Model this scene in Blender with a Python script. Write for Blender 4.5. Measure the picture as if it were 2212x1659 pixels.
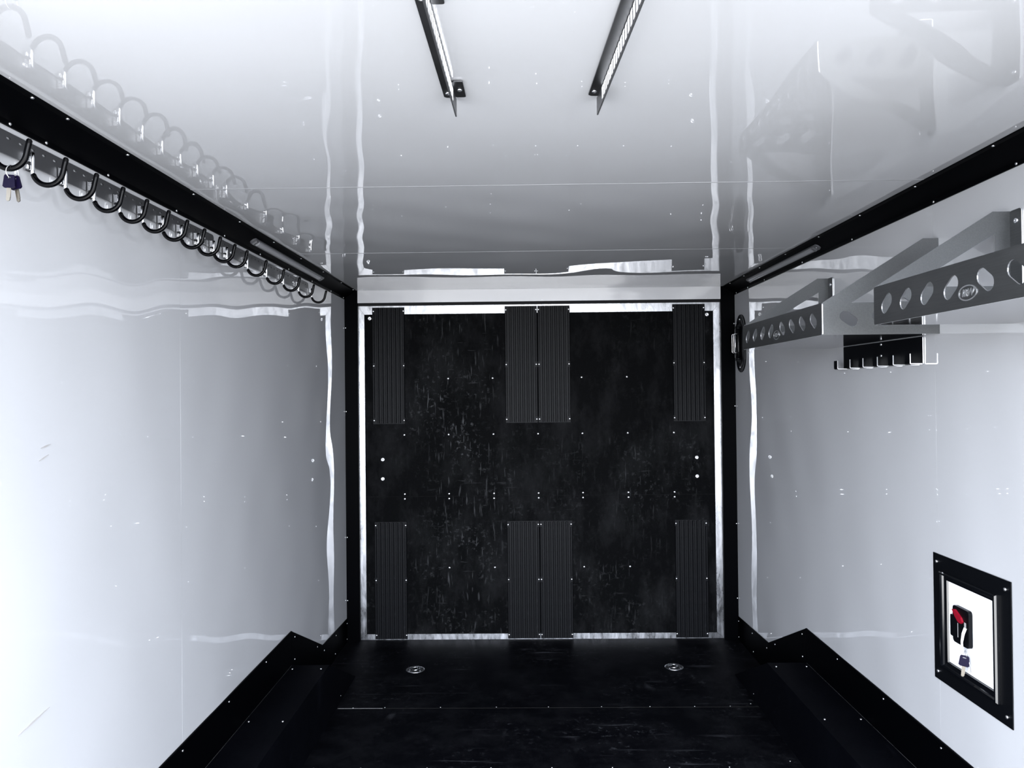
import bpy, bmesh, math, random
from mathutils import Vector, Matrix
from mathutils.geometry import tessellate_polygon

scene = bpy.context.scene
for o in list(bpy.data.objects):
    bpy.data.objects.remove(o, do_unlink=True)
COL = scene.collection

# ------------------------------------------------------------------ camera
CAMZ = 1.5836
YAW, PITCH, ROLL = -0.8041, 0.5475, -0.576          # degrees
def cam_axes():
    y, p, r = (math.radians(a) for a in (YAW, PITCH, ROLL))
    f = Vector((math.sin(y) * math.cos(p), math.cos(y) * math.cos(p), math.sin(p)))
    rt = Vector((math.cos(y), -math.sin(y), 0))
    up = rt.cross(f)
    c, s = math.cos(r), math.sin(r)
    return rt * c + up * s, up * c - rt * s, f
_r, _u, _f = cam_axes()
cam_data = bpy.data.cameras.new('camera')
cam = bpy.data.objects.new('camera', cam_data)
COL.objects.link(cam)
cam.matrix_world = Matrix(((_r.x, _u.x, -_f.x, 0), (_r.y, _u.y, -_f.y, 0), (_r.z, _u.z, -_f.z, CAMZ), (0, 0, 0, 1)))
cam_data.sensor_fit = 'HORIZONTAL'
cam_data.sensor_width = 36.0
cam_data.lens = 36.0 * 1661.0 / 2212.0
cam_data.clip_start = 0.02
scene.camera = cam

# ------------------------------------------------------------------ sky, sun, exposure
world = bpy.data.worlds.new('overcast_sky')
scene.world = world
world.use_nodes = True
wn, wlk = world.node_tree.nodes, world.node_tree.links
bg = wn['Background']
# an even overcast sky over pale concrete paving that reaches to the horizon
w_tc = wn.new('ShaderNodeTexCoord'); w_sep = wn.new('ShaderNodeSeparateXYZ'); w_rmp = wn.new('ShaderNodeValToRGB')
w_map = wn.new('ShaderNodeMapRange')
w_map.inputs['From Min'].default_value = -0.02; w_map.inputs['From Max'].default_value = 0.02
w_rmp.color_ramp.elements[0].color = (0.365, 0.37, 0.38, 1)
w_rmp.color_ramp.elements[1].color = (0.84, 0.895, 1.0, 1)
wlk.new(w_tc.outputs['Generated'], w_sep.inputs[0]); wlk.new(w_sep.outputs['Z'], w_map.inputs['Value'])
wlk.new(w_map.outputs['Result'], w_rmp.inputs['Fac']); wlk.new(w_rmp.outputs['Color'], bg.inputs['Color'])
bg.inputs['Strength'].default_value = 3.0
# daylight portals in the open end and the gap cut in the left wall (they give no light themselves, they only mark where the sky looks in)
def portal(name, loc, direction, sx, sy):
    d = bpy.data.lights.new(name, 'AREA'); d.shape = 'RECTANGLE'; d.size = sx; d.size_y = sy
    d.cycles.is_portal = True
    o = bpy.data.objects.new(name, d); COL.objects.link(o)
    o.location = loc; o.rotation_euler = Vector(direction).to_track_quat('-Z', 'Y').to_euler()
portal('end_door_portal', (0.107, 0.45, 1.119), (0, 1, 0), 2.50, 2.24)
portal('side_gap_portal', (-1.1366, 0.70, 1.119), (1, 0, 0), 0.5, 2.24)
vs = scene.view_settings
vs.view_transform = 'Standard'
vs.look = 'None'
vs.gamma = 1.0
vs.use_curve_mapping = False
vs.exposure = 2.62

# ------------------------------------------------------------------ dimensions (metres, floor = 0, camera over x = y = 0)
XL, XR, ZC = -1.1366, 1.3511, 2.2380
Y0, Y1 = 0.45, 4.90
YD = 4.93
S = YD / Y1
def dz(z): return CAMZ + (z - CAMZ) * S
rnd = random.Random(7)

# ------------------------------------------------------------------ materials
MATS = {}
def mat(name, col, rough=0.5, metal=0.0, spec=0.5, coat=0.0):
    m = bpy.data.materials.new(name); m.use_nodes = True
    b = m.node_tree.nodes['Principled BSDF']
    b.inputs['Base Color'].default_value = (*col, 1)
    b.inputs['Roughness'].default_value = rough
    b.inputs['Metallic'].default_value = metal
    b.inputs['Specular IOR Level'].default_value = spec
    b.inputs['Coat Weight'].default_value = coat
    MATS[name] = m
    return m
def nodes(m): return m.node_tree.nodes, m.node_tree.links, m.node_tree.nodes['Principled BSDF']
def noise(m, scale, detail=3.0, rough=0.5, stretch=(1, 1, 1), loc=(0, 0, 0), distortion=0.0):
    n, l, b = nodes(m)
    tc = n.new('ShaderNodeTexCoord'); mp = n.new('ShaderNodeMapping')
    mp.inputs['Scale'].default_value = stretch; mp.inputs['Location'].default_value = loc
    nz = n.new('ShaderNodeTexNoise')
    nz.inputs['Scale'].default_value = scale; nz.inputs['Detail'].default_value = detail
    nz.inputs['Roughness'].default_value = rough; nz.inputs['Distortion'].default_value = distortion
    l.new(tc.outputs['Object'], mp.inputs['Vector']); l.new(mp.outputs['Vector'], nz.inputs['Vector'])
    return nz.outputs['Fac']
def ramp(m, fac, p0, p1, c0, c1):
    n, l, b = nodes(m)
    r = n.new('ShaderNodeValToRGB')
    r.color_ramp.elements[0].position = p0; r.color_ramp.elements[1].position = p1
    r.color_ramp.elements[0].color = (*c0, 1) if not isinstance(c0, float) else (c0, c0, c0, 1)
    r.color_ramp.elements[1].color = (*c1, 1) if not isinstance(c1, float) else (c1, c1, c1, 1)
    l.new(fac, r.inputs['Fac'])
    return r.outputs['Color']
def math_node(m, op, a, b_):
    n, l, b = nodes(m)
    k = n.new('ShaderNodeMath'); k.operation = op
    for i, v in enumerate((a, b_)):
        if isinstance(v, (int, float)): k.inputs[i].default_value = v
        else: l.new(v, k.inputs[i])
    return k.outputs[0]
def mixc(m, fac, a, b_):
    n, l, b = nodes(m)
    k = n.new('ShaderNodeMix'); k.data_type = 'RGBA'
    l.new(fac, k.inputs['Factor'])
    for s, v in ((k.inputs['A'], a), (k.inputs['B'], b_)):
        if isinstance(v, tuple): s.default_value = (*v, 1)
        else: l.new(v, s)
    return k.outputs['Result']
def to(m, out, sock):
    n, l, b = nodes(m); l.new(out, b.inputs[sock])

white = mat('white_gloss_panel', (0.480, 0.488, 0.506), 0.004, 0.0, 0.85)
white.node_tree.nodes['Principled BSDF'].inputs['IOR'].default_value = 1.95
strip_white = mat('white_seam_strip', (0.26, 0.265, 0.28), 0.3)
header_m = mat('white_header_sheet', (0.62, 0.625, 0.645), 0.08, 0.0, 0.8)
black = mat('black_trim_metal', (0.0005, 0.0006, 0.0010), 0.45, 0.0, 0.02)
blackp = mat('black_powder_coat', (0.0018, 0.0021, 0.003), 0.38, 0.0, 0.12)
blackgl = mat('black_glossy_plastic', (0.002, 0.0024, 0.0035), 0.16, 0.0, 0.4)
mould = mat('black_polished_moulding', (0.002, 0.0024, 0.0035), 0.12, 0.0, 1.0)
vinyl = mat('black_vinyl_coating', (0.0008, 0.0009, 0.0014), 0.2, 0.0, 0.14)
zinc = mat('zinc_screw', (0.86, 0.87, 0.90), 0.32, 1.0)
chrome = mat('chrome', (0.86, 0.87, 0.89), 0.12, 1.0)
raw = mat('raw_cut_edge', (0.85, 0.86, 0.88), 0.35, 1.0)
dark = mat('dark_cavity', (0.004, 0.004, 0.005), 0.9)
concrete = mat('concrete', (0.50, 0.49, 0.47), 0.9)
wood = mat('plywood_back', (0.02, 0.02, 0.022), 0.8)
purple = mat('purple_key_head', (0.0035, 0.0020, 0.014), 0.4, 0.0, 0.12)
brass = mat('key_metal', (0.26, 0.24, 0.205), 0.3, 1.0)
red = mat('red_lever', (0.20, 0.002, 0.012), 0.4)
paper = mat('white_paper_tag', (0.75, 0.75, 0.75), 0.7)
hatchw = mat('white_hatch_door', (0.86, 0.87, 0.90), 0.35)
lens = mat('frosted_lamp_lens', (0.30, 0.305, 0.325), 0.25, 0.0, 0.5)
lamp_cap = mat('grey_lamp_body', (0.09, 0.092, 0.10), 0.35)
scuffm = mat('grey_scuff', (0.32, 0.31, 0.30), 0.6)
seamm = mat('dusty_floor_seam', (0.035, 0.034, 0.032), 0.8, 0.0, 0.1)
inkm = mat('print_and_glint_grey', (0.28, 0.28, 0.28), 0.7)

# stainless and galvanised sheet
steel = mat('brushed_stainless', (0.2, 0.205, 0.215), 0.26, 1.0)
f = noise(steel, 9, 4, 0.6)
to(steel, ramp(steel, f, 0.3, 0.75, 0.46, 0.52), 'Roughness')
f = noise(steel, 260, 2, 0.5, (1, 0.05, 1))
to(steel, ramp(steel, f, 0.3, 0.7, (0.122, 0.126, 0.128), (0.138, 0.142, 0.145)), 'Base Color')
polished = mat('polished_shelf_sheet', (0.50, 0.505, 0.52), 0.09, 1.0)
alu = mat('aluminium_rail', (0.15, 0.152, 0.158), 0.4, 1.0)
f = noise(alu, 14, 3, 0.6)
to(alu, ramp(alu, f, 0.3, 0.7, 0.36, 0.46), 'Roughness')
galv = mat('galvanised_steel', (0.8, 0.82, 0.85), 0.3, 1.0)
f = noise(galv, 22, 5, 0.65, (1, 1, 0.35), distortion=1.2)
to(galv, ramp(galv, f, 0.35, 0.7, (0.36, 0.37, 0.39), (0.66, 0.67, 0.70)), 'Base Color')
f = noise(galv, 35, 4, 0.6, (1, 1, 0.3), (3, 1, 2))
to(galv, ramp(galv, f, 0.3, 0.75, 0.22, 0.48), 'Roughness')

def scuffed(name, base, dash_a, dash_b, scuff, amount, seed, patch=1.6, track=None):
    """black rubber with scuffs: short dashes along two directions and crumbly smears, gathered in patches"""
    m = mat(name, base, 0.6, 0.0, 0.03)
    a = ramp(m, noise(m, 1.0, 2, 0.5, dash_a, (seed, seed * 2, 0)), 0.62, 0.76, 0.0, 1.0)
    a2 = ramp(m, noise(m, 1.0, 2, 0.5, dash_b, (seed * 5, 1, seed)), 0.70, 0.80, 0.0, 0.8)
    c = ramp(m, noise(m, 30, 5, 0.75, (1, 1, 1), (0, seed, 5)), 0.55, 0.72, 0.0, 0.9)
    b = ramp(m, noise(m, patch, 3, 0.55, (1, 1, 1), (seed * 3, 0, seed)), 0.42, 0.66, 0.0, 1.0)
    b2 = ramp(m, noise(m, patch * 2.6, 4, 0.6, (1, 1, 1), (seed, 4, seed)), 0.40, 0.62, 0.15, 1.0)
    k = math_node(m, 'MULTIPLY', math_node(m, 'MAXIMUM', math_node(m, 'MAXIMUM', a, a2), c), math_node(m, 'MULTIPLY', b, b2))
    if track is not None:
        n_, l_, _b = nodes(m)
        tc = n_.new('ShaderNodeTexCoord'); sx = n_.new('ShaderNodeSeparateXYZ'); l_.new(tc.outputs['Object'], sx.inputs[0])
        dist = math_node(m, 'ABSOLUTE', math_node(m, 'SUBTRACT', sx.outputs['X'], track), 0.0)
        near = math_node(m, 'MAXIMUM', math_node(m, 'SUBTRACT', 1.0, math_node(m, 'MULTIPLY', dist, 2.6)), 0.0)
        k = math_node(m, 'MULTIPLY', k, math_node(m, 'ADD', 0.35, math_node(m, 'MULTIPLY', near, 1.6)))
        raw_ = math_node(m, 'MULTIPLY', math_node(m, 'MAXIMUM', a, a2), math_node(m, 'MULTIPLY', near, 0.45))
        k = math_node(m, 'MAXIMUM', k, raw_)
    haze_ = ramp(m, noise(m, 5, 6, 0.7, (1, 1, 0.5), (seed, 9, 2)), 0.45, 0.8, 0.0, 0.10)
    k = math_node(m, 'ADD', math_node(m, 'MULTIPLY', k, amount), haze_)
    to(m, mixc(m, k, base, scuff), 'Base Color')
    n, l, bs = nodes(m)
    bm_ = n.new('ShaderNodeBump'); bm_.inputs['Strength'].default_value = 0.25; bm_.inputs['Distance'].default_value = 0.002
    l.new(noise(m, 180, 3, 0.6), bm_.inputs['Height']); l.new(bm_.outputs['Normal'], bs.inputs['Normal'])
    return m
door_rub = scuffed('black_door_rubber', (0.0015, 0.0017, 0.0021), (62, 62, 9), (7, 7, 60), (0.115, 0.118, 0.124), 0.95, 1.3, 1.6, -0.38)
floor_rub = scuffed('black_floor_rubber', (0.0014, 0.0016, 0.0026), (2.5, 26, 1), (9, 3, 1), (0.065, 0.068, 0.078), 0.9, 4.1, 2.6)
bench_m = scuffed('black_wheel_box_coating', (0.0010, 0.0012, 0.0022), (40, 3, 1), (6, 20, 1), (0.012, 0.013, 0.018), 0.6, 6.0, 3.0)
mat_rub = mat('black_ribbed_rubber', (0.0052, 0.0056, 0.0068), 0.45, 0.0, 0.10)
f = noise(mat_rub, 45, 5, 0.7, (1, 1, 0.5))
to(mat_rub, ramp(mat_rub, f, 0.62, 0.82, (0.0052, 0.0056, 0.0068), (0.035, 0.037, 0.041)), 'Base Color')

# ------------------------------------------------------------------ mesh helpers
def mesh_of(bm, name='mesh', smooth=False):
    me = bpy.data.meshes.new(name)
    bm.normal_update()
    bm.to_mesh(me); bm.free()
    if smooth:
        for p in me.polygons: p.use_smooth = True
    return me
def put(name, me, m, parent=None, loc=(0, 0, 0), rot=None):
    o = bpy.data.objects.new(name, me); COL.objects.link(o)
    if not me.materials:
        for k in (m if isinstance(m, (list, tuple)) else [m]): me.materials.append(k)
    o.location = loc
    if rot is not None: o.rotation_euler = rot
    if parent is not None: o.parent = parent
    return o
def tag(o, label, cat, group=None):
    o['label'] = label; o['category'] = cat
    if group: o['group'] = group
    return o
def struct(o): o['kind'] = 'structure'; return o
def thing(name, label, cat, loc=(0, 0, 0), group=None, rot=None):
    o = bpy.data.objects.new(name, None); COL.objects.link(o)
    o.empty_display_size = 0.05
    o.location = loc
    if rot is not None: o.rotation_euler = rot
    return tag(o, label, cat, group)
def box(bm, a, b, mi=0):
    x0, x1 = sorted((a[0], b[0])); y0, y1 = sorted((a[1], b[1])); z0, z1 = sorted((a[2], b[2]))
    v = [bm.verts.new(p) for p in ((x0, y0, z0), (x1, y0, z0), (x1, y1, z0), (x0, y1, z0), (x0, y0, z1), (x1, y0, z1), (x1, y1, z1), (x0, y1, z1))]
    for q in ((0, 3, 2, 1), (4, 5, 6, 7), (0, 1, 5, 4), (1, 2, 6, 5), (2, 3, 7, 6), (3, 0, 4, 7)):
        f = bm.faces.new([v[i] for i in q]); f.material_index = mi
def box_me(a, b, bev=0.0, seg=2):
    bm = bmesh.new(); box(bm, a, b)
    if bev: bmesh.ops.bevel(bm, geom=bm.edges[:], offset=bev, segments=seg, affect='EDGES', profile=0.5)
    return mesh_of(bm, 'box', smooth=False)
def prism(bm, pts, origin, ax, ay, an, t, mi=0):
    """polygon (list of 2-tuples) in the plane (ax, ay), thickness t along an"""
    o, ax, ay, an = Vector(origin), Vector(ax), Vector(ay), Vector(an)
    lo = [bm.verts.new(o + ax * p[0] + ay * p[1]) for p in pts]
    hi = [bm.verts.new(o + ax * p[0] + ay * p[1] + an * t) for p in pts]
    fs = [bm.faces.new(lo[::-1]), bm.faces.new(hi)]
    n = len(pts)
    for i in range(n): fs.append(bm.faces.new([lo[i], lo[(i + 1) % n], hi[(i + 1) % n], hi[i]]))
    for f in fs: f.material_index = mi
    bmesh.ops.recalc_face_normals(bm, faces=fs)
def prism_me(pts, origin, ax, ay, an, t, bev=0.0):
    bm = bmesh.new(); prism(bm, pts, origin, ax, ay, an, t)
    if bev: bmesh.ops.bevel(bm, geom=bm.edges[:], offset=bev, segments=2, affect='EDGES', profile=0.5)
    return mesh_of(bm)
def plate(loops, origin, ax, ay, an, t):
    """sheet with holes: loops[0] the outline, the others holes; cut edges take material 1"""
    o, ax, ay, an = Vector(origin), Vector(ax), Vector(ay), Vector(an)
    tri = tessellate_polygon([[Vector((p[0], p[1], 0)) for p in lp] for lp in loops])
    flat = [p for lp in loops for p in lp]
    bm = bmesh.new()
    lo = [bm.verts.new(o + ax * p[0] + ay * p[1]) for p in flat]
    hi = [bm.verts.new(o + ax * p[0] + ay * p[1] + an * t) for p in flat]
    for a, b, c in tri:
        try:
            bm.faces.new((lo[c], lo[b], lo[a])); bm.faces.new((hi[a], hi[b], hi[c]))
        except ValueError: pass
    k = 0
    for lp in loops:
        n = len(lp)
        for i in range(n):
            f = bm.faces.new((lo[k + i], lo[k + (i + 1) % n], hi[k + (i + 1) % n], hi[k + i])); f.material_index = 1
        k += n
    bmesh.ops.recalc_face_normals(bm, faces=bm.faces[:])
    return mesh_of(bm)
def stadium(cx, cy, r, h, ang, n=8):
    out = []
    for s, base in ((1, -90), (-1, 90)):
        for i in range(n + 1):
            a = math.radians(base + 180 * i / n)
            x, y = s * h + r * math.cos(a), r * math.sin(a)
            out.append((cx + x * math.cos(ang) - y * math.sin(ang), cy + x * math.sin(ang) + y * math.cos(ang)))
    return out
def rrect(x0, y0, x1, y1, r, n=4):
    out = []
    for cx, cy, b in ((x1 - r, y0 + r, -90), (x1 - r, y1 - r, 0), (x0 + r, y1 - r, 90), (x0 + r, y0 + r, 180)):
        for i in range(n + 1):
            a = math.radians(b + 90 * i / n); out.append((cx + r * math.cos(a), cy + r * math.sin(a)))
    return out
def ellipse(cx, cy, a, b, n=28):
    return [(cx + a * math.cos(2 * math.pi * i / n), cy + b * math.sin(2 * math.pi * i / n)) for i in range(n)]
def tube(bm, pts, r, seg=10, caps=True):
    pts = [Vector(p) for p in pts]
    rings = []
    up = None
    for i, p in enumerate(pts):
        d = (pts[min(i + 1, len(pts) - 1)] - pts[max(i - 1, 0)]).normalized()
        if up is None:
            up = d.orthogonal().normalized()
        else:
            up = (up - d * up.dot(d)).normalized()
        v = d.cross(up)
        rr = r[i] if isinstance(r, (list, tuple)) else r
        rings.append([bm.verts.new(p + (up * math.cos(2 * math.pi * k / seg) + v * math.sin(2 * math.pi * k / seg)) * rr) for k in range(seg)])
    for a, b in zip(rings, rings[1:]):
        for k in range(seg): bm.faces.new((a[k], a[(k + 1) % seg], b[(k + 1) % seg], b[k]))
    if caps:
        bm.faces.new(rings[0][::-1]); bm.faces.new(rings[-1])
def tube_me(pts, r, seg=10):
    bm = bmesh.new(); tube(bm, pts, r, seg); return mesh_of(bm, smooth=True)
def lathe_me(prof, seg=24, axis='Z'):
    bm = bmesh.new(); rings = []
    for r, z in prof:
        if r < 1e-6: rings.append([bm.verts.new((0, 0, z))])
        else: rings.append([bm.verts.new((r * math.cos(2 * math.pi * k / seg), r * math.sin(2 * math.pi * k / seg), z)) for k in range(seg)])
    for a, b in zip(rings, rings[1:]):
        for k in range(seg):
            k2 = (k + 1) % seg
            if len(a) == 1 and len(b) == 1: continue
            if len(a) == 1: bm.faces.new((a[0], b[k], b[k2]))
            elif len(b) == 1: bm.faces.new((a[k], a[k2], b[0]))
            else: bm.faces.new((a[k], a[k2], b[k2], b[k]))
    bmesh.ops.recalc_face_normals(bm, faces=bm.faces[:])
    return mesh_of(bm, smooth=True)
# one screw head, pointing along +Z, shared by every screw
SCREW = lathe_me([(0.0058, -0.0008), (0.0058, 0.0006), (0.0046, 0.0024), (0.0022, 0.0032), (0, 0.0034)], 10)
SCREW.name = 'screw_head'; SCREW.materials.append(zinc)
BOLT = lathe_me([(0.0125, -0.001), (0.0125, 0.0015), (0.0105, 0.004), (0.005, 0.0052), (0.0048, 0.0038), (0, 0.0036)], 16)
BOLT.name = 'bolt_head'; BOLT.materials.append(zinc)
QN = {n: Vector(v).to_track_quat('Z', 'Y').to_euler() for n, v in {'-x': (-1, 0, 0), '+x': (1, 0, 0), '-y': (0, -1, 0), '-z': (0, 0, -1), '+z': (0, 0, 1)}.items()}
def screw(parent, p, n='-y', scale=1.0, me=None, name='screw'):
    q = QN[n] if isinstance(n, str) else Vector(n).to_track_quat('Z', 'Y').to_euler()
    base = parent.location if parent is not None else Vector()
    o = put(name, me or SCREW, zinc, parent, Vector(p) - base, q)
    o.scale = (scale,) * 3
    return o

# wavy sheet: u, v span the sheet; n is the side it shows; the sag is a fraction of a millimetre, as in thin glued panels
def wave_fn(seed, amp, lu, lv):
    r = random.Random(seed); terms = []
    for i in range(9):
        a = r.uniform(0, 2 * math.pi)
        ku = 2 * math.pi / lu * r.uniform(0.35, 1.5) * r.choice((-1, 1)); kv = 2 * math.pi / lv * r.uniform(0.3, 1.4)
        terms.append((ku, kv, a, amp * r.uniform(0.4, 1.0) / (1 + 1.2 * i * 0.3)))
    return lambda u, v: sum(A * math.sin(ku * u + kv * v + a) for ku, kv, a, A in terms)
def sheet(origin, au, av, an, lu, lv, fn, step=0.035, skirt=0.005):
    o, au, av, an = Vector(origin), Vector(au), Vector(av), Vector(an)
    edge = lambda a, L: min(1.0, 0.12 + 3.2 * min(a, L - a))
    nu, nv = max(2, round(lu / step)), max(2, round(lv / step))
    bm = bmesh.new()
    g = [[bm.verts.new(o + au * (lu * i / nu) + av * (lv * j / nv) + an * fn(lu * i / nu, lv * j / nv) * edge(i / nu * lu, lu) * edge(j / nv * lv, lv)) for j in range(nv + 1)] for i in range(nu + 1)]
    for i in range(nu):
        for j in range(nv):
            f = bm.faces.new((g[i][j], g[i + 1][j], g[i + 1][j + 1], g[i][j + 1])); f.smooth = True
    if au.cross(av).dot(an) < 0: bmesh.ops.reverse_faces(bm, faces=bm.faces[:])
    rim = [g[i][0] for i in range(nu + 1)] + [g[nu][j] for j in range(1, nv + 1)] + [g[i][nv] for i in range(nu - 1, -1, -1)] + [g[0][j] for j in range(nv - 1, 0, -1)]
    back = [bm.verts.new(v.co - an * skirt) for v in rim]
    rim = [bm.verts.new(v.co) for v in rim]           # own vertices, so the sheet's shading stays smooth to its edge
    for i in range(len(rim)):
        k = (i + 1) % len(rim)
        bm.faces.new((rim[k], rim[i], back[i], back[k]))
    return mesh_of(bm)

# ================================================================== SETTING
# floor: deck plus rubber sheets
floor = struct(put('floor', box_me((XL - 0.05, Y0, -0.10), (XR + 0.05, 5.0, -0.006)), wood))
for a, b in ((Y0, 3.256), (3.258, 3.861), (3.8635, YD)):
    put('floor_sheet', box_me((XL, a, -0.006), (XR, b, 0.0)), floor_rub, floor)
put('seam_strip', box_me((-0.949, 3.8612, -0.004), (1.158, 3.8633, 0.0002)), seamm, floor)
put('seam_glint', box_me((-0.945, 3.8606, -0.004), (-0.72, 3.8640, 0.0006)), inkm, floor)  # light grey sliver paints a glint on the left end of the seam
for x in (-0.71, -0.43, -0.149, 0.112, 0.378, 0.62, 0.843, 1.02): screw(floor, (x, 3.872, 0), '+z', 0.55)
for x in (-0.70, -0.42, -0.15, 0.106, 0.36, 0.599, 0.85): screw(floor, (x, 3.25, 0), '+z', 0.6)
for x, y in ((-0.87, 3.87), (1.13, 3.9), (-0.9, 3.25), (1.12, 3.3)): screw(floor, (x, y, 0), '+z', 0.6)

# walls: backing and two glossy panels in view
def wall(name, x, n, seed, ys):
    o = struct(put(name, box_me((x - n * 0.006, ys, -0.10), (x - n * 0.045, 5.0, 2.30)), dark))
    for k, (a, b) in enumerate(((ys, 2.5365), (2.5375, Y1))):
        fn = wave_fn(seed + k, 0.0010, 0.55, 0.8)
        put('wall_panel', sheet((x, a, 0.0), (0, 1, 0), (0, 0, 1), (n, 0, 0), b - a, ZC, fn), white, o)
    return o
wl = wall('wall_left', XL, 1, 11, 0.95)      # cut short beside the camera so more daylight reaches the right wall
wr = wall('wall_right', XR, -1, 23, Y0)
for (y0_, z0_, y1_, z1_, w) in ((1.795, 1.4605, 1.835, 1.468, 0.0016), (1.788, 1.431, 1.825, 1.4435, 0.0014), (1.71, 0.824, 1.825, 0.842, 0.0018)):
    pts = [(y0_, z0_), ((y0_ + y1_) / 2, (z0_ + z1_) / 2 - w), (y1_, z1_), ((y0_ + y1_) / 2, (z0_ + z1_) / 2 + w)]
    put('scuff_mark', prism_me(pts, (XL + 0.0002, 0, 0), (0, 1, 0), (0, 0, 1), (1, 0, 0), 0.0012), scuffm, wl)
# ceiling: backing, panels across the trailer, thin seam strips
ceil = struct(put('ceiling', box_me((XL - 0.05, Y0, ZC + 0.006), (XR + 0.05, 5.0, ZC + 0.05)), strip_white))
seams = (1.245, 2.435, 3.590)
ed = (Y0,) + seams + (Y1,)
for k in range(len(ed) - 1):
    a, b = ed[k] + 0.001, ed[k + 1] - 0.001
    fn0 = wave_fn(41 + k, 0.0011, 0.65, 0.6)
    last = k == len(ed) - 2
    def fn(u, v, fn0=fn0, last=last, L=b - a):
        s = fn0(u, v)
        if last:                                     # the last sheet dips and rises where it meets the header
            s += 0.0038 * math.sin(math.pi * v / L) ** 2 * (math.sin(u * 2.7 - 0.9) + 0.55 * math.sin(u * 5.6 + 1.9)) + 0.004 * math.exp(-((L - v) / 0.30) ** 2) * math.sin(u * 4.4 + 0.6)
        return s
    put('ceiling_panel', sheet((XL, a, ZC), (1, 0, 0), (0, 1, 0), (0, 0, -1), XR - XL, b - a, fn, 0.03), white, ceil)
for y in seams:
    put('seam_strip', box_me((XL, y - 0.002, ZC - 0.0008), (XR, y + 0.002, ZC + 0.004)), strip_white, ceil)

# black coves along both upper corners
def cove(name, n):
    W_ = XL if n > 0 else XR
    e = -1.0544 if n > 0 else 1.2694
    pts = [(W_, 2.182), (W_ + n * 0.005, 2.182), (W_ + n * 0.006, 2.194), (e - n * 0.014, ZC - 0.005), (e, ZC - 0.004), (e, ZC), (W_, ZC)]
    return struct(put(name, prism_me(pts, (0, Y0, 0), (1, 0, 0), (0, 0, 1), (0, 1, 0), Y1 - Y0), black))
cl, cr = cove('trim_1', 1), cove('trim_2', -1)
for y in (1.25, 1.654, 1.784, 2.058, 2.474, 2.881, 3.279, 3.684, 4.096, 4.504, 4.82):
    screw(cl, (-1.062, y, ZC - 0.0045), '-z', 0.75)
    screw(cl, (XL + 0.0055, y + 0.03, 2.188), '+x', 0.75)
for y in (1.27, 1.68, 2.089, 2.502, 2.911, 3.314, 3.732, 4.139, 4.43, 4.728):
    screw(cr, (1.277, y, ZC - 0.0045), '-z', 0.75)
for y in (1.29, 1.69, 2.101, 2.522, 3.143, 3.70, 4.278, 4.594, 4.84): screw(cr, (XR - 0.0055, y, 2.188), '-x', 0.75)
# corner posts, header, rubber seal over the door
jl = struct(put('trim_3', box_me((XL - 0.03, Y1, -0.05), (-1.0525, 4.998, ZC + 0.02), 0.003), black))
jr = struct(put('trim_4', box_me((1.2625, Y1, -0.05), (XR + 0.03, 4.998, ZC + 0.02), 0.003), black))
for z in (0.26, 0.662, 1.465, 2.0): screw(jl, (XL + 0.006, Y1, z), '-y', 0.7)
for z in (0.26, 0.732, 1.477, 2.0): screw(jr, (XR - 0.006, Y1, z), '-y', 0.7)
hf = wave_fn(77, 0.0006, 0.6, 0.35)
hd = struct(put('trim_5', box_me((-1.0525, Y1 + 0.006, 2.158), (1.2625, Y1 + 0.05, ZC + 0.01)), header_m))
put('header_sheet', sheet((-1.0525, Y1 + 0.001, 2.158), (1, 0, 0), (0, 0, 1), (0, -1, 0), 1.2625 + 1.0525, ZC - 2.158, hf, 0.02), header_m, hd)
for x in (-0.949, 0.128, 1.176): put('rivet', SCREW, zinc, hd, (x, Y1 + 0.001, 2.166), QN['-y']).scale = (0.5,) * 3
struct(put('trim_6', box_me((-1.0525, Y1 + 0.008, 2.1405), (1.2625, Y1 + 0.06, 2.158), 0.002), dark))

# baseboards: black plates that follow the wheel boxes
KICK = 0.432; BT = 0.268
def kick(name, x, n):
    def seg(pts, t=0.004):
        bm = bmesh.new(); prism(bm, pts, (x, 0, 0), (0, 1, 0), (0, 0, 1), (n, 0, 0), t)
        return mesh_of(bm)
    root = struct(put(name, seg([(1.40, BT), (3.72, BT), (3.72, KICK), (1.40, KICK)]), black))
    for pts in ([(3.7215, BT), (4.30, 0.0), (4.30, 0.175), (3.7215, KICK)], [(4.3015, 0), (Y1, 0), (Y1, 0.147), (4.3015, 0.1745)],
                [(0.82, 0.0), (1.3985, BT), (1.3985, KICK), (0.82, 0.175)], [(Y0, 0), (0.8185, 0), (0.8185, 0.1745), (Y0, 0.1745)]):
        put('kick_plate', seg(pts), black, root)
    # rolled upper edge
    put('rolled_edge', prism_me([(1.40, KICK - 0.008), (3.715, KICK - 0.008), (3.72, KICK + 0.002), (1.40, KICK + 0.002)], (x, 0, 0), (0, 1, 0), (0, 0, 1), (n, 0, 0), 0.008, 0.002), black, root)
    for y, z in ((2.12, 0.41), (2.53, 0.41), (2.93, 0.41), (3.355, 0.412), (3.775, 0.388), (3.772, 0.28), (4.185, 0.203), (4.328, 0.136), (4.60, 0.133), (4.58, 0.03), (4.89, 0.118), (4.885, 0.02)):
        screw(root, (x + n * 0.004, y, z), '+x' if n > 0 else '-x', 0.75)
    return root
kick('baseboard_left', XL, 1)
kick('baseboard_right', XR, -1)

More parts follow.
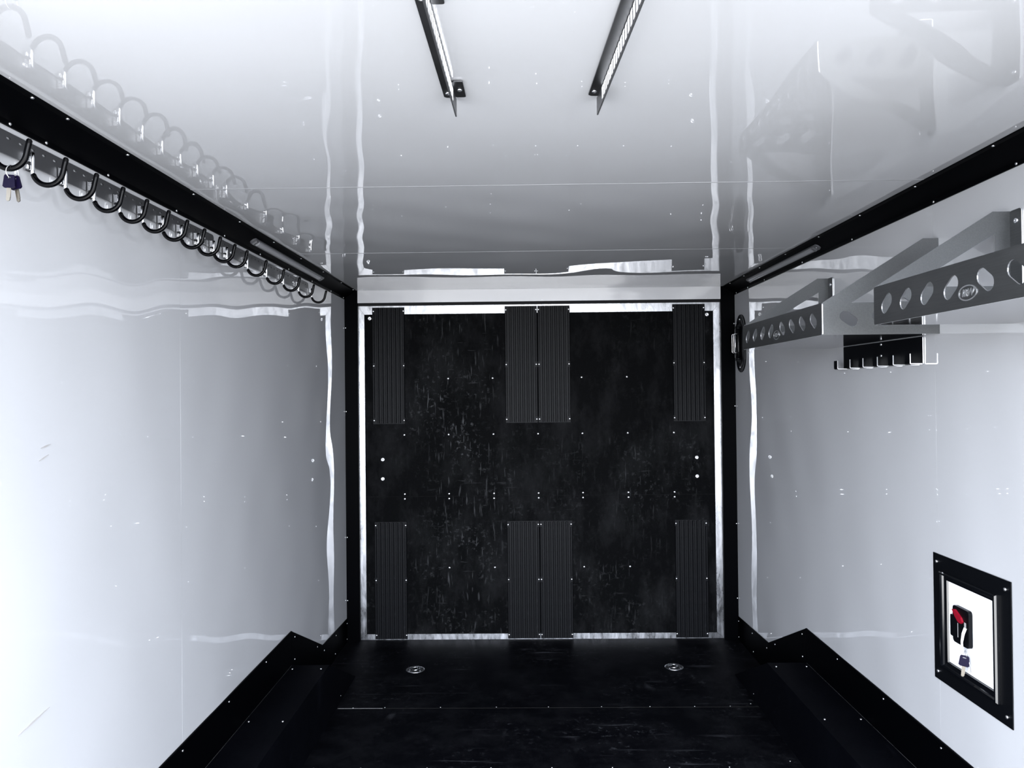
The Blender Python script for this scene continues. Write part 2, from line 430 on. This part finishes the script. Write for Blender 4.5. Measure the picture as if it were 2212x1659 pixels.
# ---- ramp door at the end
door = struct(put('door_1', box_me((XL - 0.05, YD + 0.006, -0.10), (XR + 0.05, 5.06, 2.30)), dark))
ox0, ox1, oz0, oz1 = -1.0525 * S, 1.2625 * S, 0.0, dz(2.1385)
ix0, ix1, iz0, iz1 = -1.0085 * S, 1.2125 * S, dz(0.0465), dz(2.0825)
O = [(ox0, oz0), (ox1, oz0), (ox1, oz1), (ox0, oz1)]; I = [(ix0, iz0), (ix1, iz0), (ix1, iz1), (ix0, iz1)]
for k in range(4):
    q = (k + 1) % 4
    pts = [O[k], O[q], I[q], I[k]]
    c = [sum(p[i] for p in pts) / 4 for i in (0, 1)]
    pts = [(p[0] + (0.0006 if p[0] < c[0] else -0.0006), p[1] + (0.0006 if p[1] < c[1] else -0.0006)) for p in pts]
    put('frame_strip', prism_me(pts, (0, YD + 0.006, 0), (1, 0, 0), (0, 0, 1), (0, -1, 0), 0.009), galv, door)
seamz = dz(0.919)
put('door_sheet', box_me((ix0, YD - 0.001, seamz + 0.0012), (ix1, YD + 0.006, iz1)), door_rub, door)
put('door_sheet', box_me((ix0, YD - 0.001, iz0), (ix1, YD + 0.006, seamz - 0.0012)), door_rub, door)
xs7 = (-0.759, -0.476, -0.190, 0.094, 0.376, 0.664, 0.956)
grid = [(x, 1.669) for x in (-0.476, -0.192, 0.374, 0.662)] + [(x, 1.312) for x in xs7] + [(x, 0.935) for x in xs7] + [(x, 0.904) for x in xs7] + [(x, 0.465) for x in (-0.478, -0.189, 0.378, 0.669)]
for x, z in grid: screw(door, (x * S, YD - 0.001, dz(z)), '-y', 1.25)
for x, z in ((-0.898, 1.156), (-0.899, 1.033), (1.099, 1.153), (1.10, 1.034), (-0.975, 2.058), (1.174, 2.06)):
    screw(door, (x * S, YD - 0.001, dz(z)), '-y', 1.05, BOLT, 'bolt')

# ---- wheel boxes
def wheel_box(label, x0, xin):
    n = 1 if xin > x0 else -1
    root = thing('wheel_well_cover', label, 'wheel box', ((x0 + xin) / 2, 2.56, 0.0), 'wheel boxes along the side walls')
    prof = [(0.82, 0.0), (4.30, 0.0), (3.72, BT), (1.40, BT)]
    off = -root.location
    a = x0 + n * 0.0045
    put('side_panel', prism_me(prof, (xin - n * 0.004, 0, 0), (0, 1, 0), (0, 0, 1), (n, 0, 0), 0.004), bench_m, root, off)
    put('top_panel', box_me((a, 1.40, BT - 0.005), (xin - n * 0.0045, 3.72, BT), 0.0012, 1), bench_m, root, off)
    for p in ([(3.722, BT), (4.30, 0.0), (4.29, 0.0), (3.715, BT - 0.005)], [(1.398, BT), (0.82, 0.0), (0.83, 0.0), (1.405, BT - 0.005)]):
        put('end_panel', prism_me(p, (a, 0, 0), (0, 1, 0), (0, 0, 1), (n, 0, 0), abs(xin - n * 0.0045 - a)), bench_m, root, off)
    put('edge_angle', prism_me([(xin, BT + 0.0012), (xin - n * 0.018, BT + 0.0012), (xin - n * 0.018, BT), (xin, BT), (xin, BT - 0.018), (xin + n * 0.0012, BT - 0.018), (xin + n * 0.0012, BT + 0.0012)], (0, 1.40, 0), (1, 0, 0), (0, 0, 1), (0, 1, 0), 2.32), bench_m, root, off)
    for y in (2.53, 3.085, 3.67):
        for x in (x0 + n * 0.022, xin - n * 0.026): screw(root, (x, y, BT), '+z', 0.85)
    for y, z in ((3.15, 0.02), (3.95, 0.03)): screw(root, (xin, y, z), '+x' if n > 0 else '-x', 0.5)
wheel_box('low black wheel box along the left wall under the hook rail', XL, -0.951)
wheel_box('low black wheel box along the right wall near the small hatch', XR, 1.160)

# ================================================================== THINGS
# ---- ribbed traction mats on the ramp door
MW = 0.2065
def half_round(w, h, L, seg=6):
    bm = bmesh.new()
    pts = [(w / 2 * math.cos(math.pi * i / seg), h * min(1.0, 1.15 * math.sin(math.pi * i / seg))) for i in range(seg + 1)]
    prism(bm, pts, (0, 0, 0), (1, 0, 0), (0, -1, 0), (0, 0, 1), L)
    return mesh_of(bm)
MH = 0.745 * S
RIB = half_round(0.0150, 0.011, MH - 0.012); RIB.materials.append(mat_rub)
RIBS = half_round(0.0135, 0.011, MH * 0.42); RIBS.materials.append(mat_rub)
MBACK = box_me((0, -0.0035, 0), (MW, 0, MH), 0.001, 1); MBACK.materials.append(mat_rub)
bm = bmesh.new()
PIT = (MW - 0.014) / 7
for k in range(7):
    for j in range(9):
        z = 0.03 + (MH - 0.06) * j / 8
        x = 0.007 + PIT * (k + 0.5)
        box(bm, (x - 0.005, -0.0065, z - 0.008), (x + 0.005, -0.003, z + 0.008))
WEBS = mesh_of(bm, 'groove_webs'); WEBS.materials.append(mat_rub)
def traction_mat(x, z, label):
    t = thing('traction_mat', label, 'mat', (x * S, YD - 0.0045, z), 'ribbed traction mats on the ramp door')
    put('backing', MBACK, mat_rub, t)
    for k in range(8):
        xx = 0.007 + PIT * k
        if k in (0, 7):
            put('rib', RIBS, mat_rub, t, (xx, -0.003, MH * 0.055))
            put('rib', RIBS, mat_rub, t, (xx, -0.003, MH * 0.525))
        else: put('rib', RIB, mat_rub, t, (xx, -0.003, 0.006))
        if k in (0, 7):
            for fz in (0.032, 0.50, 0.968):
                s_ = put('screw', SCREW, zinc, t, (xx, -0.0036, MH * fz), QN['-y']); s_.scale = (1.0,) * 3
    w_ = put('cross_webs', WEBS, mat_rub, t); w_['kind'] = 'stuff'
zt, zb = dz(1.382), 0.006
for x, z, l in ((-0.957, zt, 'ribbed black rubber mat at the upper left corner of the ramp door'),
                (-0.111, zt, 'ribbed black mat in the upper middle pair, the left one'),
                (0.0975, zt, 'ribbed black mat in the upper middle pair, the right one'),
                (0.954, zt, 'ribbed black rubber mat at the upper right corner of the ramp door'),
                (-0.953, zb, 'ribbed black rubber mat at the lower left corner of the ramp door'),
                (-0.109, zb, 'ribbed black mat in the lower middle pair, the left one'),
                (0.0995, zb, 'ribbed black mat in the lower middle pair, the right one'),
                (0.954, zb, 'ribbed black rubber mat at the lower right corner of the ramp door')):
    traction_mat(x, z, l)

# ---- floor anchor rings
FL = lathe_me([(0.053, 0.0002), (0.053, 0.0020), (0.048, 0.0042), (0.036, 0.0062), (0.031, 0.0052), (0.029, 0.0012)], 32); FL.materials.append(galv)
PAN = lathe_me([(0.029, 0.0012), (0.020, 0.0008), (0, 0.0006)], 24); PAN.materials.append(blackp)
DR = [(0.020 * math.cos(a), 0.020 * math.sin(a), 0.0062 + 0.0025 * math.cos(a)) for a in [math.radians(20 + 320 * i / 22) for i in range(23)]]
DRING = tube_me(DR, 0.0032, 8); DRING.materials.append(chrome)
CLIP = box_me((0.012, -0.011, 0.001), (0.026, 0.011, 0.0095), 0.002); CLIP.materials.append(galv)
for x, y, l in ((-0.630, 4.397, 'round metal floor anchor ring nearer the left wheel box'), (0.847, 4.418, 'round metal floor anchor ring nearer the right wheel box')):
    t = thing('floor_anchor_ring', l, 'anchor ring', (x, y, 0.0), 'round tie down anchors set in the floor')
    put('flange', FL, galv, t); put('pan', PAN, blackp, t); put('ring', DRING, chrome, t, (0, 0, 0), (0, 0, math.radians(35))); put('clip', CLIP, galv, t, (0, 0, 0), (0, 0, math.radians(35)))
    for a in (45, 135, 225, 315):
        s_ = put('screw', SCREW, zinc, t, (0.043 * math.cos(math.radians(a)), 0.043 * math.sin(math.radians(a)), 0.0046), QN['+z']); s_.scale = (0.5,) * 3

# ---- lamp bars on the coves
def light_bar(label, n, ya, yb):
    W_ = XL if n > 0 else XR
    e = -1.0544 if n > 0 else 1.2694
    p0 = Vector((W_ + n * 0.006, 0, 2.194)); p1 = Vector((e - n * 0.014, 0, ZC - 0.005))
    mid = (p0 + p1) / 2
    ux = (p1 - p0).normalized(); nn = Vector((n, 0, -1)); nn = (nn - ux * nn.dot(ux)).normalized()
    L = yb - ya
    t = thing('light_bar', label, 'light bar', (mid.x, ya, mid.z), 'slim lamp bars on the black coves')
    hw = 0.0155
    put('housing', plate([rrect(-hw, 0, hw, L, 0.013)], nn * 0.0, ux, (0, 1, 0), nn, 0.007), [lamp_cap, lamp_cap], t)
    bm = bmesh.new()
    prism(bm, [(-0.011, 0.007), (0.011, 0.007), (0.009, 0.0125), (0.004, 0.0145), (-0.004, 0.0145), (-0.009, 0.0125)], (0, 0.05, 0), ux, nn, (0, 1, 0), L - 0.10)
    put('lens', mesh_of(bm), lens, t)
    for y in (0.02, L - 0.02):
        o = put('screw', SCREW, zinc, t, nn * 0.007 + Vector((0, y, 0)), nn.to_track_quat('Z', 'Y').to_euler()); o.scale = (0.6,) * 3
    for y in (0.03, L - 0.05): put('end_cap', box_me((-0.012, 0, 0), (0.012, 0.02, 0.009), 0.002), lamp_cap, t, nn * 0.0065 + Vector((0, y, 0)), Matrix((ux, Vector((0, 1, 0)) if ux.cross(Vector((0, 1, 0))).dot(nn) > 0 else Vector((0, -1, 0)), nn)).transposed().to_euler())
light_bar('slim grey lamp bar on the left cove above the hooks', 1, 3.12, 4.21)
light_bar('slim grey lamp bar on the right cove above the racks', -1, 3.41, 4.475)

# ---- hook rails on the left wall
RX = XL + 0.0048
def hook_rail(label, ya, yb, emblem=None):
    t = thing('hook_rail', label, 'hook rail', (XL, (ya + yb) / 2, 2.113), 'flat metal rails that carry the hooks')
    off = -t.location
    outer = rrect(ya, 2.1165, yb, 2.1685, 0.012)
    loops = [outer]
    y = ya + 0.05
    while y < yb - 0.05:
        loops.append(stadium(y, 2.1545, 0.0028, 0.0045, 0.0, 3)); y += 0.042
    put('rail_plate', plate(loops, (RX - 0.003, 0, 0), (0, 1, 0), (0, 0, 1), (1, 0, 0), 0.003), [alu, alu], t, off)
    put('lower_lip', prism_me([(RX - 0.0030, 2.1165), (RX + 0.0045, 2.1145), (RX + 0.0045, 2.1160), (RX - 0.0030, 2.1185)], (0, ya + 0.012, 0), (1, 0, 0), (0, 0, 1), (0, 1, 0), yb - ya - 0.024), alu, t, off)
    for y in [ya + 0.12 + 0.405 * k for k in range(int((yb - ya - 0.1) / 0.405) + 1)]:
        b_ = put('bolt', BOLT, zinc, t, Vector((RX, y, 2.135)) + off, QN['+x']); b_.scale = (0.6,) * 3
    if emblem:
        for r_ in (0.019, 0.012):
            put('emblem_ring', tube_me([(RX + 0.0003, emblem + r_ * math.cos(a), 2.1385 + r_ * math.sin(a)) for a in [2 * math.pi * i / 28 for i in range(29)]], 0.0011, 6), chrome, t, off)
    return t
hook_rail('flat metal hook rail on the left wall, the nearer length with the round emblem', 1.21, 2.809, 2.711)
hook_rail('flat metal hook rail on the left wall, the length nearer the ramp door', 2.857, 4.057)

# ---- the hooks
HX = -1.1180
def hook_meshes():
    r = 0.0355; cz = 2.1018; cx = HX + r
    sh = tube_me([(HX, 0, 2.1417), (HX, 0, 2.125), (HX, 0, 2.1018), (HX + 0.001, 0, 2.0905)], 0.0044, 10)
    pts = [(cx + r * math.cos(a), 0, cz + r * math.sin(a)) for a in [math.radians(198 + (350 - 198) * i / 18) for i in range(19)]]
    lx, lz = pts[-1][0], pts[-1][2]
    tip = [(lx + 0.0022, 0, lz + 0.010), (lx + 0.0052, 0, lz + 0.022), (lx + 0.0070, 0, lz + 0.030)]
    top = (lx + 0.0078, 0, lz + 0.0335)
    vin = tube_me(pts + tip + [top], [0.0061] * (len(pts) + 3) + [0.0035], 12)
    pl = box_me((RX + 0.0003, -0.010, 2.099), (RX + 0.0030, 0.010, 2.143), 0.0012)
    nut = box_me((RX + 0.0030, -0.0036, -0.0055), (RX + 0.0085, 0.0036, 0.0055), 0.0012)
    bm = bmesh.new()
    for k in range(5): box(bm, (RX + 0.0030, -0.0060, 2.1200 + k * 0.0044), (HX - 0.0030, 0.0060, 2.1200 + k * 0.0044 + 0.0034))
    col = mesh_of(bm)
    return sh, vin, pl, nut, col
HM = hook_meshes()
for me, m in zip(HM, (chrome, vinyl, alu, chrome, chrome)): me.materials.append(m)
HY = [1.594, 1.7234, 1.8488, 1.9733, 2.1003, 2.2300, 2.3549, 2.4832, 2.6134, 2.7470, 2.8690, 3.0850, 3.3161, 3.5495, 3.7917, 4.0270]
ORD = ['first', 'second', 'third', 'fourth', 'fifth', 'sixth', 'seventh', 'eighth', 'ninth', 'tenth', 'eleventh', 'twelfth', 'thirteenth', 'fourteenth', 'fifteenth']
def hook(y, label):
    t = thing('storage_hook', label, 'hook', (0, y, 0), 'black coated hooks along the left wall')
    put('base_plate', HM[2], alu, t); put('shank', HM[0], chrome, t); put('coated_hook', HM[1], vinyl, t)
    put('threaded_boss', HM[4], chrome, t)
    for dy in (-0.0055, 0.0055): put('nut', HM[3], chrome, t, (0, dy, 2.1080))
HY = [y * 1.0104 for y in HY]
for i, y in enumerate(HY):
    j = len(HY) - 1 - i
    if i == 0: l = 'black coated hook at the left photo edge, with the purple keys on it'
    elif j == 0: l = 'black coated hook closest to the ramp door, last on the rail'
    else: l = 'black coated hook on the left wall, %s from the ramp door end' % ORD[j]
    hook(y, l)
# one more length of rail runs on behind the camera side: hooks the ceiling mirrors
hook(1.483, 'black coated hook just outside the left photo edge beside the keys')

# ---- keys on the first hook
kx, ky = -1.0790, 1.6106
t = thing('key_ring', 'two purple headed keys hanging from the first hook', 'keys', (kx, ky, 2.0662), 'purple key sets')
ko = -t.location
put('ring', tube_me([(kx + 0.0015 + 0.0125 * math.sin(a) * 0.4, ky + 0.0125 * math.sin(a), 2.0587 + 0.0145 * math.cos(a)) for a in [2 * math.pi * i / 24 for i in range(25)]], 0.0011, 6), chrome, t, ko)
def key(parent, off, base, tilt, yaw, scale=1.0):
    M = Matrix.Translation(Vector(base)) @ Matrix.Rotation(yaw, 4, 'Z') @ Matrix.Rotation(tilt, 4, 'Y') @ Matrix.Scale(scale, 4)
    head = plate([[(-0.0105, 0), (-0.0085, 0.003), (0.0085, 0.003), (0.0105, 0), (0.0125, -0.022), (0.009, -0.025), (-0.009, -0.025), (-0.0125, -0.022)], stadium(0, -0.003, 0.0017, 0.003, 0, 4)], (0, -0.002, 0), (1, 0, 0), (0, 0, 1), (0, 1, 0), 0.004)
    head.transform(M)
    h = put('key_head', head, [purple, purple], parent, off)
    bl = plate([[(-0.0042, -0.025), (0.0042, -0.025), (0.0042, -0.045), (0.003, -0.047), (0.0038, -0.049), (0.002, -0.052), (-0.002, -0.053), (-0.0042, -0.050)]], (0, -0.001, 0), (1, 0, 0), (0, 0, 1), (0, 1, 0), 0.002)
    bl.transform(M)
    put('key_blade', bl, [brass, brass], h)
key(t, ko, (kx, ky - 0.006, 2.0487), 0.06, 0.1)
key(t, ko, (kx + 0.004, ky + 0.004, 2.0477), -0.20, -0.15)

# ---- stainless racks on the right wall
FX, RZ0, RZ1, RZT = 0.9735, 1.7565, 1.8605, 2.066
def rack(label, yc):
    hl = 0.4465
    t = thing('wall_rack', label, 'rack', (XR, yc, RZ0), 'perforated steel racks on the right wall')
    off = -t.location
    U, V, N = (0, -1, 0), (0, 0, 1), (-1, 0, 0)          # reading direction on the front panel
    loops = [rrect(-hl, RZ0, hl, RZ1, 0.006, 3)]
    for k, d in enumerate((0.065, 0.168, 0.271, 0.373)):
        loops.append(stadium(-d, 1.8085, 0.0180, 0.0145, math.radians(35)))
        loops.append(stadium(d, 1.8085, 0.0180, 0.0145, math.radians(-35)))
    put('front_panel', plate(loops, (FX + 0.0015, yc, 0), U, V, N, 0.003), [steel, raw], t, off)
    # rolled rims of the holes
    for z, nm in ((RZ1, 'top_lip'),):
        put(nm, prism_me([(FX - 0.0012, z - 0.004), (FX + 0.001, z + 0.0008), (FX + 0.016, z + 0.0018), (FX + 0.016, z), (FX + 0.002, z - 0.002)], (0, yc - hl, 0), (1, 0, 0), (0, 0, 1), (0, 1, 0), 2 * hl, 0.0006), steel, t, off)
    put('shelf', box_me((FX + 0.0016, yc - hl + 0.003, RZ0), (XR - 0.001, yc + hl - 0.003, RZ0 + 0.003)), polished, t, off)
    for s, yy in ((-1, yc - hl), (1, yc + hl)):
        out = [(FX + 0.0016, RZ0), (XR - 0.0012, RZ0), (XR - 0.0012, RZT), (1.300, RZT), (FX + 0.0016, RZ1 + 0.001)]
        tri = [(1.068, 1.8605), (1.304, 1.8605), (1.304, 2.004)]
        loops = [out, tri] + [stadium(x, 1.808, 0.0175, 0.0145, math.radians(-35)) for x in (1.058, 1.163, 1.268)]
        side = put('side_plate', plate(loops, (0, yy - 0.0015, 0), (1, 0, 0), (0, 0, 1), (0, 1, 0), 0.003), [steel, raw], t, off)
        fl = rrect(0.0016, RZ0 + 0.004, 0.050, RZT, 0.008, 3)
        fo = put('wall_flange', plate([fl], (XR - 0.0010, yy, 0), (0, -s, 0), (0, 0, 1), (-1, 0, 0), 0.003), [steel, raw], t, off)
        for z in (2.035, 1.845):
            b_ = put('bolt', BOLT, zinc, fo, (XR - 0.004, yy - s * 0.028, z), QN['-x']); b_.scale = (0.65,) * 3
    # oval badge with letters
    ly, lz = yc - 0.001 , 1.7885
    ring = plate([ellipse(0, 0, 0.0350, 0.0175), ellipse(0, 0, 0.0318, 0.0148)], (FX - 0.0016, ly, lz), U, V, N, 0.0012)
    put('badge_ring', ring, [raw, raw], t, off)
    cu = bpy.data.curves.new('badge_text', 'FONT'); cu.body = 'I&W'; cu.size = 0.0225; cu.shear = 0.25; cu.extrude = 0.0006; cu.offset = 0.0006
    cu.align_x = 'CENTER'; cu.align_y = 'CENTER'; cu.resolution_u = 3
    tmp = bpy.data.objects.new('tmp', cu)
    me = bpy.data.meshes.new_from_object(tmp); bpy.data.objects.remove(tmp)
    me.transform(Matrix.Translation((FX - 0.0020, ly, lz)) @ Matrix(((0, 0, -1, 0), (-1, 0, 0, 0), (0, 1, 0, 0), (0, 0, 0, 1))))
    me.materials.clear()
    put('badge_lettering', me, raw, t, off)
    return t
rack('perforated steel wall rack nearer the ramp door, seen whole', 2.9525)
rack('perforated steel wall rack cut off by the right photo edge', 1.6895)

# ---- small black hook racks under the big racks
def tool_rack(label, dy):
    t = thing('tool_hook_rack', label, 'hook rack', (XR, 2.925 + dy, 1.661), 'black tool hook racks on the right wall')
    off = -t.location
    px = XR - 0.0012
    put('back_panel', plate([rrect(2.606 + dy, 1.661, 3.243 + dy, 1.7545, 0.003, 2)], (px, 0, 0), (0, 1, 0), (0, 0, 1), (-1, 0, 0), 0.0035), [blackp, raw], t, off)
    for y in (2.608, 2.727, 2.848, 2.968, 3.085, 3.205):
        y += dy
        P = [(px - 0.0036, 1.661), (1.3085, 1.661), (1.3055, 1.6625), (1.304, 1.6655), (1.304, 1.697), (1.3075, 1.697), (1.3075, 1.6655), (1.3095, 1.6645), (px - 0.0036, 1.6645)]
        bm = bmesh.new(); prism(bm, P, (0, y, 0), (1, 0, 0), (0, 0, 1), (0, 1, 0), 0.034)
        bm.normal_update()
        for f_ in bm.faces:
            if abs(f_.normal.y) > 0.9: f_.material_index = 1
        put('hook', mesh_of(bm), [blackp, raw], t, off)
    for z in (1.703, 1.745): screw(t, (px - 0.0035, 2.905 + dy, z), '-x', 0.9)
tool_rack('small black hook rack with six upturned hooks under the far rack', 0.0)
tool_rack('small black hook rack peeking in at the right photo edge', -1.236)

# ---- black oval fitting by the right corner post
oy, oz = 4.757, 1.865
t = thing('wall_latch_fitting', 'tall black oval fitting with a chrome bail beside the right corner post', 'wall fitting', (XR, oy, oz))
off = -t.location
put('base_plate', plate([stadium(0, 0, 0.098, 0.080, math.radians(90), 14)], (XR - 0.0008, oy, oz), (0, -1, 0), (0, 0, 1), (-1, 0, 0), 0.007), [blackp, blackp], t, off)
put('rim', plate([stadium(0, 0, 0.075, 0.080, math.radians(90), 14)], (XR - 0.0078, oy, oz), (0, -1, 0), (0, 0, 1), (-1, 0, 0), 0.003), [blackp, blackp], t, off)
put('roller', tube_me([(XR - 0.020, oy, oz - 0.100), (XR - 0.020, oy, oz - 0.096), (XR - 0.020, oy, oz + 0.096), (XR - 0.020, oy, oz + 0.100)], [0.012, 0.016, 0.016, 0.012], 18), vinyl, t, off)
for s in (-1, 1):
    put('collar', tube_me([(XR - 0.020, oy, oz + s * 0.088), (XR - 0.020, oy, oz + s * 0.102)], 0.0185, 18), blackp, t, off)
    put('cheek', prism_me([(XR - 0.0110, oz + s * 0.102), (XR - 0.034, oz + s * 0.102), (XR - 0.0110, oz + s * 0.132)], (0, oy - 0.022, 0), (1, 0, 0), (0, 0, 1), (0, 1, 0), 0.044), blackp, t, off)
    screw(t, (XR - 0.0108, oy, oz + s * 0.148), '-x', 1.0)
put('rod', tube_me([(XR - 0.0365, oy + 0.008, oz - 0.088), (XR - 0.0365, oy + 0.008, oz + 0.088)], 0.0026, 8), chrome, t, off)
for yy in (oy - 0.020, oy + 0.020):
    put('bail', tube_me([(XR - 0.008, yy, oz + 0.058), (XR - 0.048, yy, oz + 0.058), (XR - 0.053, yy, oz + 0.053), (XR - 0.053, yy, oz - 0.053), (XR - 0.048, yy, oz - 0.058), (XR - 0.008, yy, oz - 0.058)], 0.0020, 6), chrome, t, off)

# ---- hatch in the right wall
hy0, hy1, hz0, hz1 = 2.158, 2.561, 0.631, 1.040
by0, by1, bz0, bz1 = 2.213, 2.513, 0.680, 0.989
dy0, dy1, dz0, dz1 = 2.233, 2.467, 0.712, 0.967
t = thing('access_hatch', 'small white hatch in a wide black frame on the right wall', 'hatch', (XR, (hy0 + hy1) / 2, hz0))
off = -t.location
R4 = lambda a, b, c, d: [(a, c), (b, c), (b, d), (a, d)]
put('outer_frame', plate([R4(hy0, hy1, hz0, hz1), R4(by0, by1, bz0, bz1)], (XR - 0.0008, 0, 0), (0, 1, 0), (0, 0, 1), (-1, 0, 0), 0.0028), [blackp, blackp], t, off)
Ob = R4(by0, by1, bz0, bz1); Ib = R4(dy0, dy1, dz0, dz1)
def lerp2(a, b, k): return (a[0] + (b[0] - a[0]) * k, a[1] + (b[1] - a[1]) * k)
for k in range(4):                                   # four mitred mouldings, rounded towards the room
    q = (k + 1) % 4
    bm = bmesh.new(); rows = []
    for s_, h in ((0, 0.004), (0.0, 0.010), (0.12, 0.0155), (0.30, 0.0165), (0.42, 0.013), (0.50, 0.0085), (0.78, 0.0080), (0.84, 0.0105), (0.93, 0.0105), (1.0, 0.004)):
        a, b = lerp2(Ob[k], Ib[k], s_), lerp2(Ob[q], Ib[q], s_)
        rows.append((bm.verts.new((XR - h, a[0], a[1])), bm.verts.new((XR - h, b[0], b[1]))))
    for r0, r1 in zip(rows, rows[1:]): bm.faces.new((r0[0], r0[1], r1[1], r1[0]))
    bmesh.ops.recalc_face_normals(bm, faces=bm.faces[:])
    put('moulding', mesh_of(bm), mould, t, off)
put('hatch_door', box_me((XR - 0.006, dy0 + 0.0005, dz0 + 0.0005), (XR - 0.0005, dy1 - 0.0005, dz1 - 0.0005)), hatchw, t, off)
for y, z in ((hy0 + 0.024, hz0 + 0.026), (hy1 - 0.022, hz0 + 0.026), (hy0 + 0.024, hz1 - 0.026), (hy1 - 0.022, hz1 - 0.026)):
    screw(t, (XR - 0.0048, y, z), '-x', 0.95)
lx = XR - 0.006
latch = put('latch', plate([rrect(2.338, 0.793, 2.424, 0.906, 0.010, 3)], (lx, 0, 0), (0, 1, 0), (0, 0, 1), (-1, 0, 0), 0.012), [blackp, blackp], t, off)
put('latch_tab', plate([rrect(2.420, 0.806, 2.442, 0.872, 0.004, 2)], (lx - 0.002, 0, 0), (0, 1, 0), (0, 0, 1), (-1, 0, 0), 0.008), [blackp, blackp], latch)
put('lock_lever', plate([[(2.419, 0.893), (2.404, 0.896), (2.372, 0.879), (2.364, 0.868), (2.371, 0.861), (2.386, 0.862), (2.404, 0.876)]], (lx - 0.012, 0, 0), (0, 1, 0), (0, 0, 1), (-1, 0, 0), 0.006), [red, red], latch)
put('paddle_groove', box_me((lx - 0.0128, 2.395, 0.812), (lx - 0.0118, 2.397, 0.856)), inkm, latch)
put('print_strip', box_me((lx - 0.0128, 2.352, 0.846), (lx - 0.0118, 2.361, 0.868)), inkm, latch)
# keys on the latch
t2 = thing('key_ring', 'purple headed key with a paper tag hanging on the hatch latch', 'keys', (lx - 0.019, 2.352, 0.80), 'purple key sets')
o2 = -t2.location
kx2 = lx - 0.020
bm = bmesh.new()
prev = None
for z, dyy, dxx in ((0.853, 0.0, 0.006), (0.835, 0.0015, 0.0), (0.81, 0.004, -0.003), (0.785, 0.0055, -0.001), (0.772, 0.006, 0.0)):
    w = 0.0075 if z > 0.83 else 0.0058
    c = [bm.verts.new((kx2 + dxx + k_, 2.353 + dyy + s_ * w, z)) for k_ in (0, 0.0006) for s_ in (-1, 1)]
    if prev:
        for i0, i1 in ((0, 1), (1, 3), (3, 2), (2, 0)): bm.faces.new((prev[i0], prev[i1], c[i1], c[i0]))
    prev = c
bmesh.ops.recalc_face_normals(bm, faces=bm.faces[:])
put('paper_tag', mesh_of(bm), paper, t2, o2)
for rr, zz, yy in ((0.010, 0.776, 2.350), (0.009, 0.752, 2.360)):
    put('ring', tube_me([(kx2 + 0.004 + 0.003 * math.sin(a), yy + rr * math.sin(a), zz + rr * math.cos(a)) for a in [2 * math.pi * i / 20 for i in range(21)]], 0.0009, 6), chrome, t2, o2)
key(t2, o2, (kx2 + 0.001, 2.349, 0.768), 0.10, math.radians(-38), 1.15)
put('key_cord', tube_me([(kx2 + 0.008, 2.348, 0.775), (kx2 + 0.010, 2.340, 0.75), (kx2 + 0.013, 2.338, 0.725)], 0.0007, 5), raw, t2, o2)

# ---- slotted rails hanging under the ceiling
def ceiling_rail(label, far, near, flange_side, tabs):
    a, b = Vector((far[0], far[1], 0)), Vector((near[0], near[1], 0))
    d = (b - a).normalized(); L = 1.22; s = Vector((-d.y, d.x, 0))
    if s.x < 0: s = -s                                 # s points to +x
    t = thing('ceiling_rail', label, 'ceiling rail', (a.x, a.y, ZC), 'slotted metal rails under the ceiling')
    base = Vector((0, 0, -0.0012))
    loops = [[(0, -0.038), (L, -0.038), (L, 0), (0, 0)]]
    u = 0.075
    while u < L - 0.06:
        loops.append(rrect(u, -0.0325, u + 0.0200, -0.0055, 0.003, 2)); u += 0.025
    put('web', plate(loops, base - s * 0.0015, d, (0, 0, 1), s, 0.003), [alu, raw], t)
    f0 = flange_side * 0.0015
    fl = [(0.020, f0), (L, f0), (L, f0 + flange_side * 0.022), (0.026, f0 + flange_side * 0.022), (0.020, f0 + flange_side * 0.016)]
    put('flange', plate([fl], base - Vector((0, 0, 0.003)), d, s, (0, 0, 1), 0.003), [alu, alu], t)
    for u in (0.045, 0.45, 0.86):
        o = put('bolt', BOLT, zinc, t, base - Vector((0, 0, 0.003)) + d * u + s * flange_side * 0.013, QN['-z']); o.scale = (0.45,) * 3
    if tabs:
        for u in (0.022, 0.43, 0.84):
            tb = rrect(u, 0.0016, u + 0.085, 0.0245, 0.004, 2)
            o = put('mounting_tab', plate([tb], base - Vector((0, 0, 0.003)), d, s, (0, 0, 1), 0.003), [alu, alu], t)
            o2_ = put('bolt', BOLT, zinc, o, base - Vector((0, 0, 0.003)) + d * (u + 0.04) + s * 0.014, QN['-z']); o2_.scale = (0.45,) * 3
ceiling_rail('slotted ceiling rail on the left of the pair, with bolted side tabs', (-0.143, 1.712), (-0.150, 1.205), -1, True)
ceiling_rail('slotted ceiling rail on the right of the pair, leaning outward', (0.173, 1.714), (0.197, 1.212), -1, False)
